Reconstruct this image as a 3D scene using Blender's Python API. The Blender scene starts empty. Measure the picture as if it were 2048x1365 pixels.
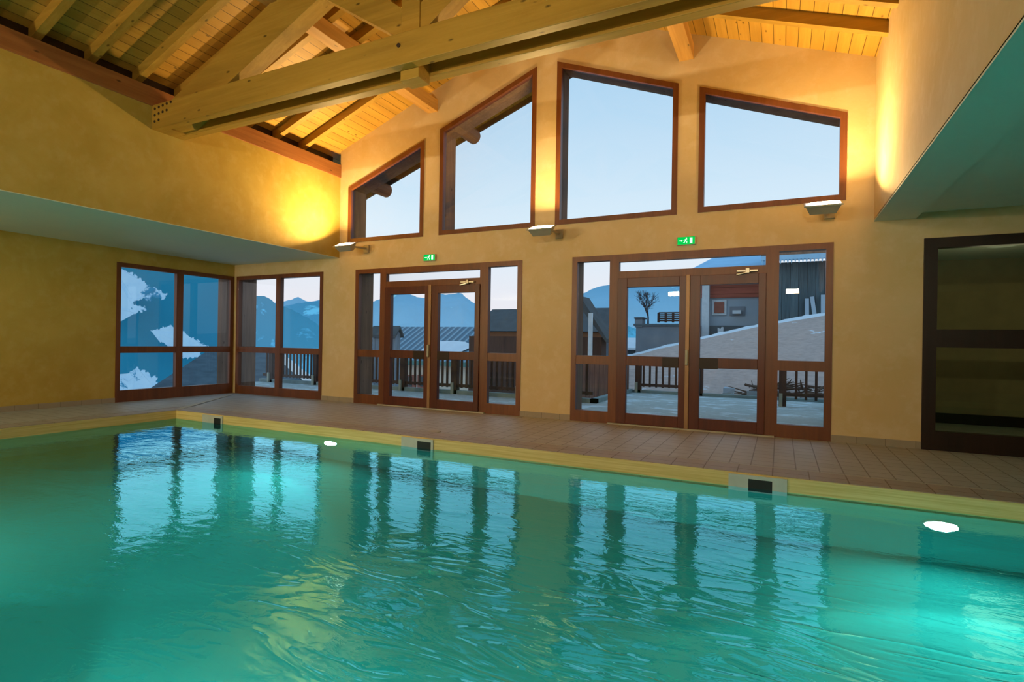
import bpy, bmesh, math, random
from mathutils import Vector, Matrix, noise
random.seed(7)
S = bpy.context.scene
COL = S.collection
PI = math.pi

# ---------------------------------------------------------------- camera model
H = 1.179; FPX = 1092.2; CX = 1024; CY = 685.4
YAW = math.radians(26.19); ROLL = math.radians(.905)
D = 7.917        # interior face of the glazed gable wall
L = -10.58       # low wall on the left
L2 = -7.61       # upper wall on the left
XR = 1.0         # upper wall on the right
RX = -3.37       # ridge
T = .46          # wall thickness
def ray(u, v):
    a = (u-CX)/FPX; b = (CY-v)/FPX
    c, s = math.cos(ROLL), math.sin(ROLL)
    w = a*s+b*c; h = a*c-b*s
    ca, sa = math.cos(YAW), math.sin(YAW)
    return Vector((h*ca-sa, h*sa+ca, w))
def on(u, v, ax, val):
    d = ray(u, v); o = (0, 0, H); t = (val-o[ax])/d[ax]
    return Vector((d.x*t, d.y*t, H+d.z*t))
def far(u, v, R):
    d = ray(u, v); t = R/math.hypot(d.x, d.y)
    return Vector((d.x*t, d.y*t, H+d.z*t))

# ---------------------------------------------------------------- materials
def srgb(r, g, b):
    f = lambda c: (c/255/12.92) if c/255 <= .04045 else ((c/255+.055)/1.055)**2.4
    return (f(r), f(g), f(b), 1)
class NT:
    def __init__(s, name):
        s.m = bpy.data.materials.new(name); s.m.use_nodes = True
        s.t = s.m.node_tree; s.t.nodes.clear()
        s.out = s.n('ShaderNodeOutputMaterial')
    def n(s, t, **k):
        o = s.t.nodes.new(t)
        for a, b in k.items():
            if a.startswith('i_'):
                o.inputs[a[2:].replace('_', ' ')].default_value = b
            else: setattr(o, a, b)
        return o
    def l(s, a, b): s.t.links.new(a, b)
    def pos(s, sx=1, sy=1, sz=1):
        g = s.n('ShaderNodeNewGeometry'); mp = s.n('ShaderNodeMapping')
        mp.inputs['Scale'].default_value = (sx, sy, sz)
        s.l(g.outputs['Position'], mp.inputs['Vector']); return mp.outputs[0]
    def noise(s, vec, scale, detail=4, rough=.55, dist=0):
        o = s.n('ShaderNodeTexNoise'); o.inputs['Scale'].default_value = scale
        o.inputs['Detail'].default_value = detail; o.inputs['Roughness'].default_value = rough
        o.inputs['Distortion'].default_value = dist
        s.l(vec, o.inputs['Vector']); return o.outputs['Fac']
    def ramp(s, fac, stops, interp='LINEAR'):
        r = s.n('ShaderNodeValToRGB'); r.color_ramp.interpolation = interp
        e = r.color_ramp.elements
        while len(e) < len(stops): e.new(.5)
        for i, (p, c) in enumerate(stops):
            e[i].position = p; e[i].color = c if len(c) == 4 else (*c, 1)
        s.l(fac, r.inputs['Fac']); return r.outputs['Color']
    def mix(s, fac, a, b, mode='MIX'):
        m = s.n('ShaderNodeMix', data_type='RGBA', blend_type=mode)
        for i, x in ((0, fac), (6, a), (7, b)):
            if hasattr(x, 'links'): s.l(x, m.inputs[i])
            else: m.inputs[i].default_value = x
        return m.outputs[2]
    def math(s, op, a, b=0, c=0):
        m = s.n('ShaderNodeMath', operation=op)
        for i, x in enumerate((a, b, c)):
            if hasattr(x, 'links'): s.l(x, m.inputs[i])
            else: m.inputs[i].default_value = x
        return m.outputs[0]
    def bump(s, h, strength=.3, dist=.02):
        b = s.n('ShaderNodeBump'); b.inputs['Strength'].default_value = strength
        b.inputs['Distance'].default_value = dist; s.l(h, b.inputs['Height']); return b.outputs[0]
    def prin(s, col, rough=.6, normal=None, spec=.5, metal=0, emit=None, es=0):
        p = s.n('ShaderNodeBsdfPrincipled')
        if hasattr(col, 'links'): s.l(col, p.inputs['Base Color'])
        else: p.inputs['Base Color'].default_value = col
        if hasattr(rough, 'links'): s.l(rough, p.inputs['Roughness'])
        else: p.inputs['Roughness'].default_value = rough
        p.inputs['Specular IOR Level'].default_value = spec
        p.inputs['Metallic'].default_value = metal
        if normal is not None: s.l(normal, p.inputs['Normal'])
        if emit is not None:
            p.inputs['Emission Color'].default_value = emit; p.inputs['Emission Strength'].default_value = es
        s.l(p.outputs[0], s.out.inputs[0]); return s.m

def plaster(name, c1, c2, c3, waves=False):
    k = NT(name); p = k.pos()
    a = k.noise(p, 1.3, 6, .65, .6); b = k.noise(p, 6, 5, .6)
    col = k.mix(k.ramp(a, [(.35, (0, 0, 0)), (.68, (1, 1, 1))]), c1, c2)
    col = k.mix(k.ramp(b, [(.5, (0, 0, 0)), (.8, (.55, .55, .55))]), col, c3)
    return k.prin(col, .62, k.bump(k.noise(p, 14, 6), .12, .02), .3)
def wood(name, c1, c2, axis=0, rough=.5, plank=None, plank_axis=1, knots=True, spec=.35, scale=1.0):
    k = NT(name)
    sc = [22*scale]*3; sc[axis] = 1.1*scale
    p = k.pos(*sc)
    a = k.noise(p, 1.0, 5, .62, .8)
    s2 = [5.0]*3; s2[axis] = .5
    b = k.noise(k.pos(*s2), 1.0, 3)
    col = k.mix(k.ramp(a, [(.3, (0, 0, 0)), (.72, (1, 1, 1))]), c1, c2)
    dk = tuple(x*.55 for x in c1[:3])+(1,)
    col = k.mix(k.ramp(b, [(.45, (0, 0, 0)), (.75, (.6, .6, .6))]), col, dk)
    h = a
    if knots:
        s3 = [7.0]*3; s3[axis] = 3.0
        v = k.n('ShaderNodeTexVoronoi'); v.inputs['Scale'].default_value = 1.0
        k.l(k.pos(*s3), v.inputs['Vector'])
        kk = k.ramp(v.outputs['Distance'], [(.05, (1, 1, 1)), (.12, (0, 0, 0))])
        col = k.mix(kk, col, tuple(x*.3 for x in c1[:3])+(1,))
    if plank:
        g = k.n('ShaderNodeSeparateXYZ'); gg = k.n('ShaderNodeNewGeometry'); k.l(gg.outputs['Position'], g.inputs[0])
        cc = g.outputs[plank_axis]
        fr = k.math('FRACT', k.math('DIVIDE', cc, plank))
        ln = k.math('LESS_THAN', fr, .06)
        idx = k.math('FLOOR', k.math('DIVIDE', cc, plank))
        wn = k.n('ShaderNodeTexWhiteNoise', noise_dimensions='1D'); k.l(idx, wn.inputs['W'])
        col = k.mix(k.math('MULTIPLY', wn.outputs['Value'], .35), col, dk)
        col = k.mix(ln, col, tuple(x*.25 for x in c1[:3])+(1,))
    return k.prin(col, rough, k.bump(h, .15, .01), spec)

M = {}
M['plaster'] = plaster('wax_plaster_pale_lit', (.66, .52, .30, 1), (.60, .46, .225, 1), (.74, .63, .45, 1))  # gable wall wax, lamp tint put into a paler base colour
M['plaster_warm_lit'] = plaster('wax_plaster_warm_lit', (.50, .37, .085, 1), (.42, .295, .05, 1), (.56, .43, .15, 1))  # same wax, lamp tint put into a yellower base colour
M['soffit'] = plaster('pale_soffit_paint', (.66, .74, .64, 1), (.62, .72, .64, 1), (.70, .77, .66, 1))
M['beam'] = wood('spruce_beam', (.36, .21, .025, 1), (.45, .275, .045, 1), 0)
M['beamY'] = wood('spruce_purlin', (.42, .22, .055, 1), (.52, .30, .085, 1), 1)
M['roof'] = wood('spruce_roof_boards', (.48, .265, .035, 1), (.57, .33, .055, 1), 1, plank=.14, plank_axis=0)
M['plate'] = wood('stained_wall_plate', (.26, .10, .03, 1), (.36, .155, .05, 1), 1)
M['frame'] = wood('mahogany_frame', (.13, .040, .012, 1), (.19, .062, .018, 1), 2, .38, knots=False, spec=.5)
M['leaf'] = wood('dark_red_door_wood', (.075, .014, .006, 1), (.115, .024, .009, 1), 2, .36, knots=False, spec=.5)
M['darkframe'] = wood('shaded_frame_wood', (.014, .006, .004, 1), (.024, .010, .005, 1), 2, .4, knots=False)  # frame wood darkened so the unlit right screen carries its shade in colour
M['lining'] = wood('weathered_reveal_boards', (.20, .12, .08, 1), (.30, .19, .13, 1), 2, .7, knots=True)
M['outwood'] = wood('dark_outdoor_wood', (.055, .03, .025, 1), (.10, .055, .04, 1), 2, .75, knots=False)
M['log'] = wood('log_wood', (.22, .10, .05, 1), (.34, .17, .08, 1), 1, .7)
M['greyplank'] = wood('grey_barn_planks', (.20, .24, .28, 1), (.32, .37, .42, 1), 2, .85, plank=.22, plank_axis=0, knots=False)
M['blueplank'] = wood('dark_blue_barn_planks', (.06, .10, .12, 1), (.13, .19, .21, 1), 2, .85, plank=.3, plank_axis=0, knots=False)  # dark blue is the planks' own colour
M['brownplank'] = wood('brown_fence_planks', (.16, .09, .075, 1), (.24, .14, .11, 1), 2, .85, plank=.12, plank_axis=0, knots=False)
M['redplank'] = wood('red_timber_cladding', (.42, .12, .085, 1), (.50, .16, .11, 1), 0, .8, plank=.3, plank_axis=2, knots=False)

def plain(name, col, rough=.6, spec=.4, metal=0, var=.12, vs=5.0, bump=.05):
    k = NT(name); p = k.pos()
    a = k.noise(p, vs, 4)
    dk = tuple(c*(1-var*2) for c in col[:3])+(1,); lt = tuple(min(1, c*(1+var)) for c in col[:3])+(1,)
    return k.prin(k.mix(a, dk, lt), rough, k.bump(a, bump, .01), spec, metal)
def tiles(name, c1, c2, mortar, size, ms=.006, rough=.55, rot=0, bs=.3):
    k = NT(name)
    g = k.n('ShaderNodeNewGeometry'); mp = k.n('ShaderNodeMapping')
    mp.inputs['Location'].default_value = (.05, .03, 0)
    k.l(g.outputs['Position'], mp.inputs['Vector'])
    b = k.n('ShaderNodeTexBrick', offset=0, squash=1)
    b.inputs['Color1'].default_value = c1; b.inputs['Color2'].default_value = c2; b.inputs['Mortar'].default_value = mortar
    b.inputs['Scale'].default_value = 1; b.inputs['Mortar Size'].default_value = ms
    b.inputs['Brick Width'].default_value = size; b.inputs['Row Height'].default_value = size; b.inputs['Mortar Smooth'].default_value = .2
    b.inputs['Bias'].default_value = 0
    k.l(mp.outputs[0], b.inputs['Vector'])
    n = k.noise(k.pos(), 9, 4)
    col = k.mix(k.math('MULTIPLY', n, .45), b.outputs['Color'], tuple(x*.6 for x in c1[:3])+(1,))
    inv = k.math('SUBTRACT', 1, b.outputs['Fac'])
    return k.prin(col, rough, k.bump(inv, bs, .004), .5)
M['tiles'] = tiles('deck_tiles', (.42, .445, .455, 1), (.38, .40, .41, 1), (.16, .155, .14, 1), .2)
M['coping'] = tiles('coping_tiles', (.34, .32, .31, 1), (.38, .355, .345, 1), (.15, .12, .08, 1), .3, .006)
M['skirt'] = tiles('skirting_tiles', (.36, .31, .24, 1), (.33, .29, .22, 1), (.18, .15, .11, 1), .3, .004, bs=.1)
M['strip'] = plain('pale_joint', (.42, .42, .36, 1), .6)
# yellow mosaic band of the pool
def band():
    k = NT('yellow_pool_mosaic')
    st = k.noise(k.pos(1.5, 1.5, 60), 1, 3)
    c = k.mix(k.ramp(st, [(.35, (0, 0, 0)), (.65, (1, 1, 1))]), (.62, .50, .18, 1), (.78, .66, .30, 1))
    return k.prin(c, .35, None, .5)
M['band'] = band()
def basin():
    k = NT('pool_liner')
    n = k.noise(k.pos(), .8, 3)
    c = k.mix(n, (.02, .44, .42, 1), (.03, .52, .50, 1))
    return k.prin(c, .8, None, .1)
M['basin'] = basin()
def water():
    k = NT('pool_water')
    p = k.pos(1, 1, 0)
    # broad swell, fine ripple, sharp crests
    w1 = k.noise(k.pos(.55, 1.1, 0), 2.2, 2, .5, .6)
    w2 = k.noise(k.pos(1, 1.8, 0), 9, 3, .55, .8)
    v = k.n('ShaderNodeTexNoise'); v.inputs['Scale'].default_value = 2.6; v.inputs['Detail'].default_value = 2.5
    v.inputs['Distortion'].default_value = .9
    rot = k.n('ShaderNodeMapping'); rot.inputs['Rotation'].default_value = (0, 0, math.radians(22)); rot.inputs['Scale'].default_value = (.55, 1.7, 1)
    k.l(p, rot.inputs['Vector']); k.l(rot.outputs[0], v.inputs['Vector'])
    crest = k.math('POWER', k.math('SUBTRACT', 1, k.math('ABSOLUTE', k.math('MULTIPLY', k.math('SUBTRACT', v.outputs['Fac'], .5), 5))), 3)
    # crests shaped to stand in for caustic light lines, fading away from the camera
    sep = k.n('ShaderNodeSeparateXYZ'); g = k.n('ShaderNodeNewGeometry'); k.l(g.outputs['Position'], sep.inputs[0])
    dx = k.math('ADD', sep.outputs[0], .2); dy = k.math('SUBTRACT', sep.outputs[1], 1.7)
    dd = k.math('SQRT', k.math('ADD', k.math('MULTIPLY', dx, dx), k.math('MULTIPLY', k.math('MULTIPLY', dy, dy), 1.6)))
    fade = k.n('ShaderNodeMapRange'); fade.inputs[1].default_value = .6; fade.inputs[2].default_value = 3.0
    fade.inputs[3].default_value = 1; fade.inputs[4].default_value = 0; fade.clamp = True
    k.l(dd, fade.inputs[0])
    h = k.math('ADD', k.math('MULTIPLY', w1, .5), k.math('MULTIPLY', w2, .11))
    h = k.math('ADD', h, k.math('MULTIPLY', k.math('MULTIPLY', crest, fade.outputs[0]), .34))
    nb = k.bump(h, 1.0, .014)
    fr = k.n('ShaderNodeFresnel'); fr.inputs['IOR'].default_value = 1.33; k.l(nb, fr.inputs['Normal'])
    gl = k.n('ShaderNodeBsdfGlossy'); gl.inputs['Roughness'].default_value = .0; gl.inputs['Color'].default_value = (.32, .80, .95, 1); k.l(nb, gl.inputs['Normal'])
    rf = k.n('ShaderNodeBsdfRefraction'); rf.inputs['IOR'].default_value = 1.33; rf.inputs['Roughness'].default_value = .05
    rf.inputs['Color'].default_value = (.72, .97, .93, 1); k.l(nb, rf.inputs['Normal'])
    mx = k.n('ShaderNodeMixShader'); k.l(k.math('MINIMUM', k.math('MULTIPLY', fr.outputs[0], 2.4), .95), mx.inputs[0]); k.l(rf.outputs[0], mx.inputs[1]); k.l(gl.outputs[0], mx.inputs[2])
    k.l(mx.outputs[0], k.out.inputs[0]); return k.m
M['water'] = water()
def glass(name, tint=(1, 1, 1, 1), refl=1.0):
    k = NT(name)
    t = k.n('ShaderNodeBsdfTransparent'); t.inputs[0].default_value = tint
    g = k.n('ShaderNodeBsdfGlossy'); g.inputs['Roughness'].default_value = .0
    fr = k.n('ShaderNodeFresnel'); fr.inputs['IOR'].default_value = 1.5
    mx = k.n('ShaderNodeMixShader'); k.l(k.math('MULTIPLY', fr.outputs[0], refl), mx.inputs[0])
    k.l(t.outputs[0], mx.inputs[1]); k.l(g.outputs[0], mx.inputs[2]); k.l(mx.outputs[0], k.out.inputs[0])
    return k.m
M['glass'] = glass('window_glass', (.95, .98, 1, 1))
M['darkglass'] = glass('dim_room_glass', (.55, .62, .52, 1), 1.4)
def emis(name, col, st):
    k = NT(name); e = k.n('ShaderNodeEmission'); e.inputs[0].default_value = col; e.inputs[1].default_value = st
    n = k.noise(k.pos(), 30, 1); k.l(k.mix(n, col, tuple(min(1, c*1.02) for c in col[:3])+(1,)), e.inputs[0])
    k.l(e.outputs[0], k.out.inputs[0]); return k.m
M['lampglow'] = emis('lamp_glass_glow', (1, .72, .45, 1), 22)
M['poolglow'] = emis('pool_lamp_glow', (.85, 1, .97, 1), 40)
M['signgreen'] = emis('sign_green', (.0, .62, .08, 1), 1.0)
M['signwhite'] = emis('sign_pictogram_white', (.55, 1, .65, 1), 1.6)
M['housing'] = plain('lamp_housing_grey', (.40, .36, .28, 1), .4, .5, .3)
M['metal'] = plain('brushed_metal', (.55, .52, .42, 1), .35, .5, .9)
M['brass'] = plain('pale_bronze_strip', (.34, .20, .10, 1), .4, .5, .3)
M['whiteplastic'] = plain('pale_plastic', (.55, .62, .62, 1), .4)
M['handle'] = plain('pale_grey_handle', (.42, .44, .36, 1), .4)
M['black'] = plain('dark_recess', (.012, .016, .02, 1), .6)
M['bolt'] = plain('dark_bolt', (.03, .015, .008, 1), .6)
M['sign_box'] = plain('sign_housing', (.45, .42, .3, 1), .5)
M['paper'] = plain('pale_mark', (.8, .9, .88, 1), .6)
# outside
def snowmix(name, c_ground, c_snow, scale, thr, stretch=(1, 1, 1)):
    k = NT(name); n = k.noise(k.pos(*stretch), scale, 8, .62)
    n2 = k.noise(k.pos(*stretch), scale*6, 4)
    g = k.mix(n2, tuple(c*.65 for c in c_ground[:3])+(1,), tuple(min(1, c*1.3) for c in c_ground[:3])+(1,))
    return k.prin(k.mix(k.ramp(n, [(thr, (0, 0, 0)), (thr+.03, (1, 1, 1))]), g, c_snow), .9, k.bump(n2, .3, .1), .1)
SNOW = (.78, .88, .96, 1)
M['snow'] = plain('snow', SNOW, .9, .1, 0, .08, 1.5, .2)
M['hill'] = snowmix('bare_hillside', (.56, .43, .37, 1), SNOW, .9, .64, (1, 1, 3))
M['terrace'] = snowmix('frosty_terrace', (.50, .55, .52, 1), (.68, .78, .80, 1), 1.6, .55, (1, 2.2, 1))
M['kerb'] = plain('concrete_kerb', (.26, .34, .34, 1), .8, .2, 0, .2, 4)
M['concrete'] = plain('grey_render', (.28, .32, .36, 1), .9, .2, 0, .18, 1.2)
M['greywall'] = plain('grey_house_wall', (.42, .52, .60, 1), .9, .2, 0, .08, 1)
M['darkwall'] = plain('dark_base_wall', (.13, .165, .18, 1), .9, .2, 0, .15, 1)
M['cream'] = plain('cream_house_wall', (.85, .72, .58, 1), .9, .2, 0, .06, 1)
M['slate'] = plain('slate_roof', (.10, .12, .13, 1), .85, .2, 0, .2, 3)
M['blueroof'] = plain('snowy_blue_roof', (.36, .66, .92, 1), .9, .1, 0, .1, 2)
M['redshutter'] = plain('red_shutter', (.40, .15, .11, 1), .8)
M['white'] = plain('white_paint', (.75, .85, .92, 1), .7)
M['bark'] = plain('bark', (.05, .045, .05, 1), .9)
M['twig'] = plain('brown_branches', (.13, .085, .06, 1), .9)
def corrug(name, c1, c2, per, axis, snow=None):
    k = NT(name)
    g = k.n('ShaderNodeSeparateXYZ'); gg = k.n('ShaderNodeNewGeometry'); k.l(gg.outputs['Position'], g.inputs[0])
    s = k.math('SINE', k.math('MULTIPLY', g.outputs[axis], 2*PI/per))
    col = k.mix(k.ramp(s, [(.2, (0, 0, 0)), (.8, (1, 1, 1))]), c1, c2)
    return k.prin(col, .6, k.bump(s, .4, .04), .4)
M['metalroof'] = corrug('ribbed_metal_roof', (.08, .17, .24, 1), (.24, .40, .50, 1), .42, 0)
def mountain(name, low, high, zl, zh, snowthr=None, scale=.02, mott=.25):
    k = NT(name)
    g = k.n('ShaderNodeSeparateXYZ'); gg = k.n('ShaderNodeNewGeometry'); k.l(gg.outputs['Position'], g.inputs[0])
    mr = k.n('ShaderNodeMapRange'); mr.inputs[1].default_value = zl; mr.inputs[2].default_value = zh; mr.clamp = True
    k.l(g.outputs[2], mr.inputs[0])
    c = k.mix(mr.outputs[0], low, high)  # aerial haze painted into the base colour, graded by height
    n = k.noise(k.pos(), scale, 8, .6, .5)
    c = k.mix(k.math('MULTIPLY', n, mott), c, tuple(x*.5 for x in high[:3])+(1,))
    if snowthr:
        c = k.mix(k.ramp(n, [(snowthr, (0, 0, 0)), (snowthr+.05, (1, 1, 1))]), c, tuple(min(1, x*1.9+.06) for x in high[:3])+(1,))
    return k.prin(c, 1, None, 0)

# ---------------------------------------------------------------- mesh builder
class MB:
    def __init__(s): s.v = []; s.f = []
    def add(s, vs, fs):
        o = len(s.v); s.v += [Vector(v) for v in vs]; s.f += [tuple(i+o for i in f) for f in fs]; return s
    def box(s, x0, x1, y0, y1, z0, z1):
        return s.add([(x, y, z) for z in (z0, z1) for y in (y0, y1) for x in (x0, x1)],
                     [(0, 2, 3, 1), (4, 5, 7, 6), (0, 1, 5, 4), (2, 6, 7, 3), (0, 4, 6, 2), (1, 3, 7, 5)])
    def prism(s, poly, ax, a, b):
        def P(p, t):
            if ax == 1: return (p[0], t, p[1])
            if ax == 0: return (t, p[0], p[1])
            return (p[0], p[1], t)
        n = len(poly)
        return s.add([P(p, a) for p in poly]+[P(p, b) for p in poly],
                     [tuple(range(n))[::-1], tuple(range(n, 2*n))]+[(i, (i+1) % n, n+(i+1) % n, n+i) for i in range(n)])
    def ring(s, po, pi, ax, a, b):
        n = len(po)
        for i in range(n):
            j = (i+1) % n
            s.prism([po[i], po[j], pi[j], pi[i]], ax, a, b)
        return s
    def beam(s, p, q, w, h, up=(0, 0, 1), ref='c'):
        p = Vector(p); q = Vector(q); d = (q-p).normalized(); up = Vector(up)
        side = d.cross(up).normalized(); u = side.cross(d).normalized()
        o = {'c': -h/2, 'b': 0, 't': -h}[ref]
        vs = []
        for e in (p, q):
            for a, b in ((-w/2, o), (w/2, o), (w/2, o+h), (-w/2, o+h)): vs.append(e+side*a+u*b)
        return s.add(vs, [(3, 2, 1, 0), (4, 5, 6, 7), (0, 1, 5, 4), (1, 2, 6, 5), (2, 3, 7, 6), (3, 0, 4, 7)])
    def cyl(s, p, q, r, n=16, r2=None):
        p = Vector(p); q = Vector(q); d = (q-p).normalized()
        a = d.cross(Vector((0, 0, 1)))
        a = a.normalized() if a.length > .01 else Vector((1, 0, 0)); b = d.cross(a).normalized()
        r2 = r if r2 is None else r2; vs = []
        for e, rr in ((p, r), (q, r2)):
            for i in range(n):
                t = 2*PI*i/n; vs.append(e+a*math.cos(t)*rr+b*math.sin(t)*rr)
        return s.add(vs, [tuple(range(n))[::-1], tuple(range(n, 2*n))]+[(i, (i+1) % n, n+(i+1) % n, n+i) for i in range(n)])
    def build(s, name, mat, parent=None, smooth=False, bevel=0, mats=None):
        me = bpy.data.meshes.new(name)
        if parent is not None: o0 = Vector(parent['_loc'])
        else:
            xs = [v.x for v in s.v]; ys = [v.y for v in s.v]; zs = [v.z for v in s.v]
            o0 = Vector(((min(xs)+max(xs))/2, (min(ys)+max(ys))/2, min(zs)))
        me.from_pydata([tuple(v-o0) for v in s.v], [], s.f); me.materials.append(M[mat] if isinstance(mat, str) else mat)
        bm = bmesh.new(); bm.from_mesh(me); bmesh.ops.recalc_face_normals(bm, faces=bm.faces); bm.to_mesh(me); bm.free()
        if smooth:
            for p in me.polygons: p.use_smooth = True
        ob = bpy.data.objects.new(name, me); COL.objects.link(ob)
        ob['_loc'] = tuple(o0)
        if parent is not None:
            ob.parent = parent
        else: ob.location = o0
        if bevel:
            md = ob.modifiers.new('bevel', 'BEVEL'); md.width = bevel; md.segments = 2; md.limit_method = 'ANGLE'
        return ob
# sub-parts: the child of a part sits in its parent's own space (parts are at local zero)
def tag(o, label=None, cat=None, group=None, kind=None):
    if label: o['label'] = label
    if cat: o['category'] = cat
    if group: o['group'] = group
    if kind: o['kind'] = kind
    return o
def empty(name, loc, label=None, cat=None, group=None, kind=None):
    o = bpy.data.objects.new(name, None); COL.objects.link(o); o.location = loc; o['_loc'] = tuple(loc)
    o.empty_display_size = .1
    return tag(o, label, cat, group, kind)
def inset(poly, d):
    n = len(poly); A = sum(poly[i][0]*poly[(i+1) % n][1]-poly[(i+1) % n][0]*poly[i][1] for i in range(n))
    sg = 1 if A > 0 else -1; out = []
    for i in range(n):
        p0, p1, p2 = Vector(poly[i-1]), Vector(poly[i]), Vector(poly[(i+1) % n])
        e1 = (p1-p0).normalized(); e2 = (p2-p1).normalized()
        n1 = Vector((-e1.y, e1.x))*sg; n2 = Vector((-e2.y, e2.x))*sg
        b = (n1+n2); b /= b.dot(n1)
        out.append(tuple(p1+b*d))
    return out

# ================================================================= ROOM SHELL
def zroof(x): return 6.33-.365*abs(x-RX)
PX0, PX1, PY0, PY1 = -8.72, 5.2, .35, 5.52     # pool
YF = -3.2; XE = 6.6                            # unseen ends of the room
WZ = -.13                                      # water level
K = 'structure'
tag(MB().prism([(L, D), (XE, D), (XE, PY1), (L, PY1)], 2, -.25, 0).prism([(L, PY0), (XE, PY0), (XE, YF), (L, YF)], 2, -.25, 0)
    .box(L, PX0, PY0, PY1, -.25, 0).box(PX1, XE, PY0, PY1, -.25, 0).build('floor', 'tiles'), 'beige grey square deck tiles around the pool', kind=K)
c = .34
o = MB()
o.box(PX0-c, PX1+c, PY1, PY1+c, .0, .006).box(PX0-c, PX1+c, PY0-c, PY0, 0, .006).box(PX0-c, PX0, PY0, PY1, 0, .006).box(PX1, PX1+c, PY0, PY1, 0, .006)
tag(o.build('trim_1', 'coping'), 'brownish coping tiles along the pool edge', kind=K)
o = MB()
for w in (0,):
    o.box(PX0-c-.012, PX1+c, PY1+c, PY1+c+.012, 0, .008).box(PX0-c-.012, PX0-c, PY0, PY1+c, 0, .008)
o.beam((PX0-.05, PY1+.05, .006), (-10.2, D-.35, .006), .10, .006)
tag(o.build('trim_2', 'strip'), 'pale joint lines in the deck tiles', kind=K)
bz = -1.45
o = MB()
o.add([(PX0, PY0, bz), (PX1, PY0, bz), (PX1, PY1, bz), (PX0, PY1, bz)], [(0, 1, 2, 3)])
o.add([(PX0, PY0, bz), (PX1, PY0, bz), (PX1, PY1, bz), (PX0, PY1, bz), (PX0, PY0, WZ-.02), (PX1, PY0, WZ-.02), (PX1, PY1, WZ-.02), (PX0, PY1, WZ-.02)],
      [(0, 1, 5, 4), (1, 2, 6, 5), (2, 3, 7, 6), (3, 0, 4, 7)])
tag(o.build('floor_pool_basin', 'basin'), 'teal pool basin under the water', kind=K)
o = MB(); t = .012
o.box(PX0, PX1, PY1-t, PY1, WZ-.03, -.001).box(PX0, PX1, PY0, PY0+t, WZ-.03, -.001).box(PX0, PX0+t, PY0, PY1, WZ-.03, -.001).box(PX1-t, PX1, PY0, PY1, WZ-.03, -.001)
tag(o.build('trim_3', 'band'), 'yellow mosaic band above the water line', kind=K)
# water
o = MB().add([(PX0+t, PY0+t, WZ), (PX1-t, PY0+t, WZ), (PX1-t, PY1-t, WZ), (PX0+t, PY1-t, WZ)], [(0, 1, 2, 3)])
wat = tag(o.build('pool_water', 'water'), 'rippled teal pool water filling the basin', 'water', kind='stuff')

# gable wall with openings: (x0, x1, zbottom, ztop at x0, ztop at x1)
UP = [(-7.40, -5.67, 3.017, 4.07, 4.715), (-5.34, -3.525, 3.017, 4.85, 5.56), (-3.18, -1.34, 3.017, 5.567, 4.865), (-1.055, .705, 3.017, 4.765, 4.107)]
OPN = UP+[(-10.50, -8.01, 0, 2.5, 2.5), (-7.19, -3.73, 0, 2.5, 2.5), (-2.88, .58, 0, 2.5, 2.5), (1.5, 5.6, 0, 2.48, 2.48)]
bp = sorted(set([L-T, L2, RX, XR, XE]+[a for w in OPN for a in w[:2]]))
def spans(o):
    for xa, xb in zip(bp, bp[1:]):
        low = xb <= L2+.001 or xa >= XR-.001
        top = (lambda x: 2.95) if low else (lambda x: zroof(x)+.05)
        cuts = sorted([w for w in OPN if w[0] <= xa+1e-6 and w[1] >= xb-1e-6], key=lambda w: w[2])
        za = zb_ = -.3
        for w in cuts:
            if w[2] > za+1e-4: o.prism([(xa, za), (xb, zb_), (xb, w[2]), (xa, w[2])], 1, D, D+T)
            f = lambda x: w[3]+(w[4]-w[3])*(x-w[0])/(w[1]-w[0])
            za, zb_ = f(xa), f(xb)
        o.prism([(xa, za), (xb, zb_), (xb, top(xb)), (xa, top(xa))], 1, D, D+T)
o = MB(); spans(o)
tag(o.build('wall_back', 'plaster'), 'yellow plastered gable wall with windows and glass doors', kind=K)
# left low wall with its window opening
WL0, WL1 = 5.585, 7.895
o = MB().box(L-T, L, YF, WL0, -.3, 2.95).box(L-T, L, WL0, WL1, 2.5, 2.95).box(L-T, L, WL0, WL1, -.3, 0).box(L-T, L, WL1, D, -.3, 2.95)
tag(o.build('wall_left', 'plaster_warm_lit'), 'low yellow plastered wall at the left', kind=K)
tag(MB().box(L2-.25, L2, YF, D, 2.75, 4.275).build('wall_upper_left', 'plaster_warm_lit'), 'upper yellow wall above the left soffit', kind=K)
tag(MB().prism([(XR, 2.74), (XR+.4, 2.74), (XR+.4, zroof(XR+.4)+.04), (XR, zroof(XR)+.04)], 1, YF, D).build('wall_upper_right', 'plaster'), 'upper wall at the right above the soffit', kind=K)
tag(MB().box(L, L2-.25, YF, D, 2.75, 2.95).build('ceiling_left', 'soffit'), 'pale flat soffit over the left pool edge', kind=K)
tag(MB().box(L2-.26, L2+.0, YF, D, 2.742, 2.75).build('trim_8', 'soffit'), 'painted underside of the upper left wall', kind=K)
tag(MB().box(XR, XR+.42, YF, D, 2.725, 2.75).build('ceiling_beam_right', 'soffit'), 'pale dropped edge of the right ceiling', kind=K)
tag(MB().box(XR+.42, XE, YF, D, 2.79, 2.95).build('ceiling_right', 'soffit'), 'flat pale ceiling at the right', kind=K)
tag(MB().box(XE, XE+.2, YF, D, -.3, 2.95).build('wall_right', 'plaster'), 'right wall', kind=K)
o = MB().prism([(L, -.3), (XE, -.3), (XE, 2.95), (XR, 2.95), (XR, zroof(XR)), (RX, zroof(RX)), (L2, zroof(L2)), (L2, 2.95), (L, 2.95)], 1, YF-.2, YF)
tag(o.build('wall_front', 'plaster'), 'wall behind the viewer', kind=K)
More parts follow.
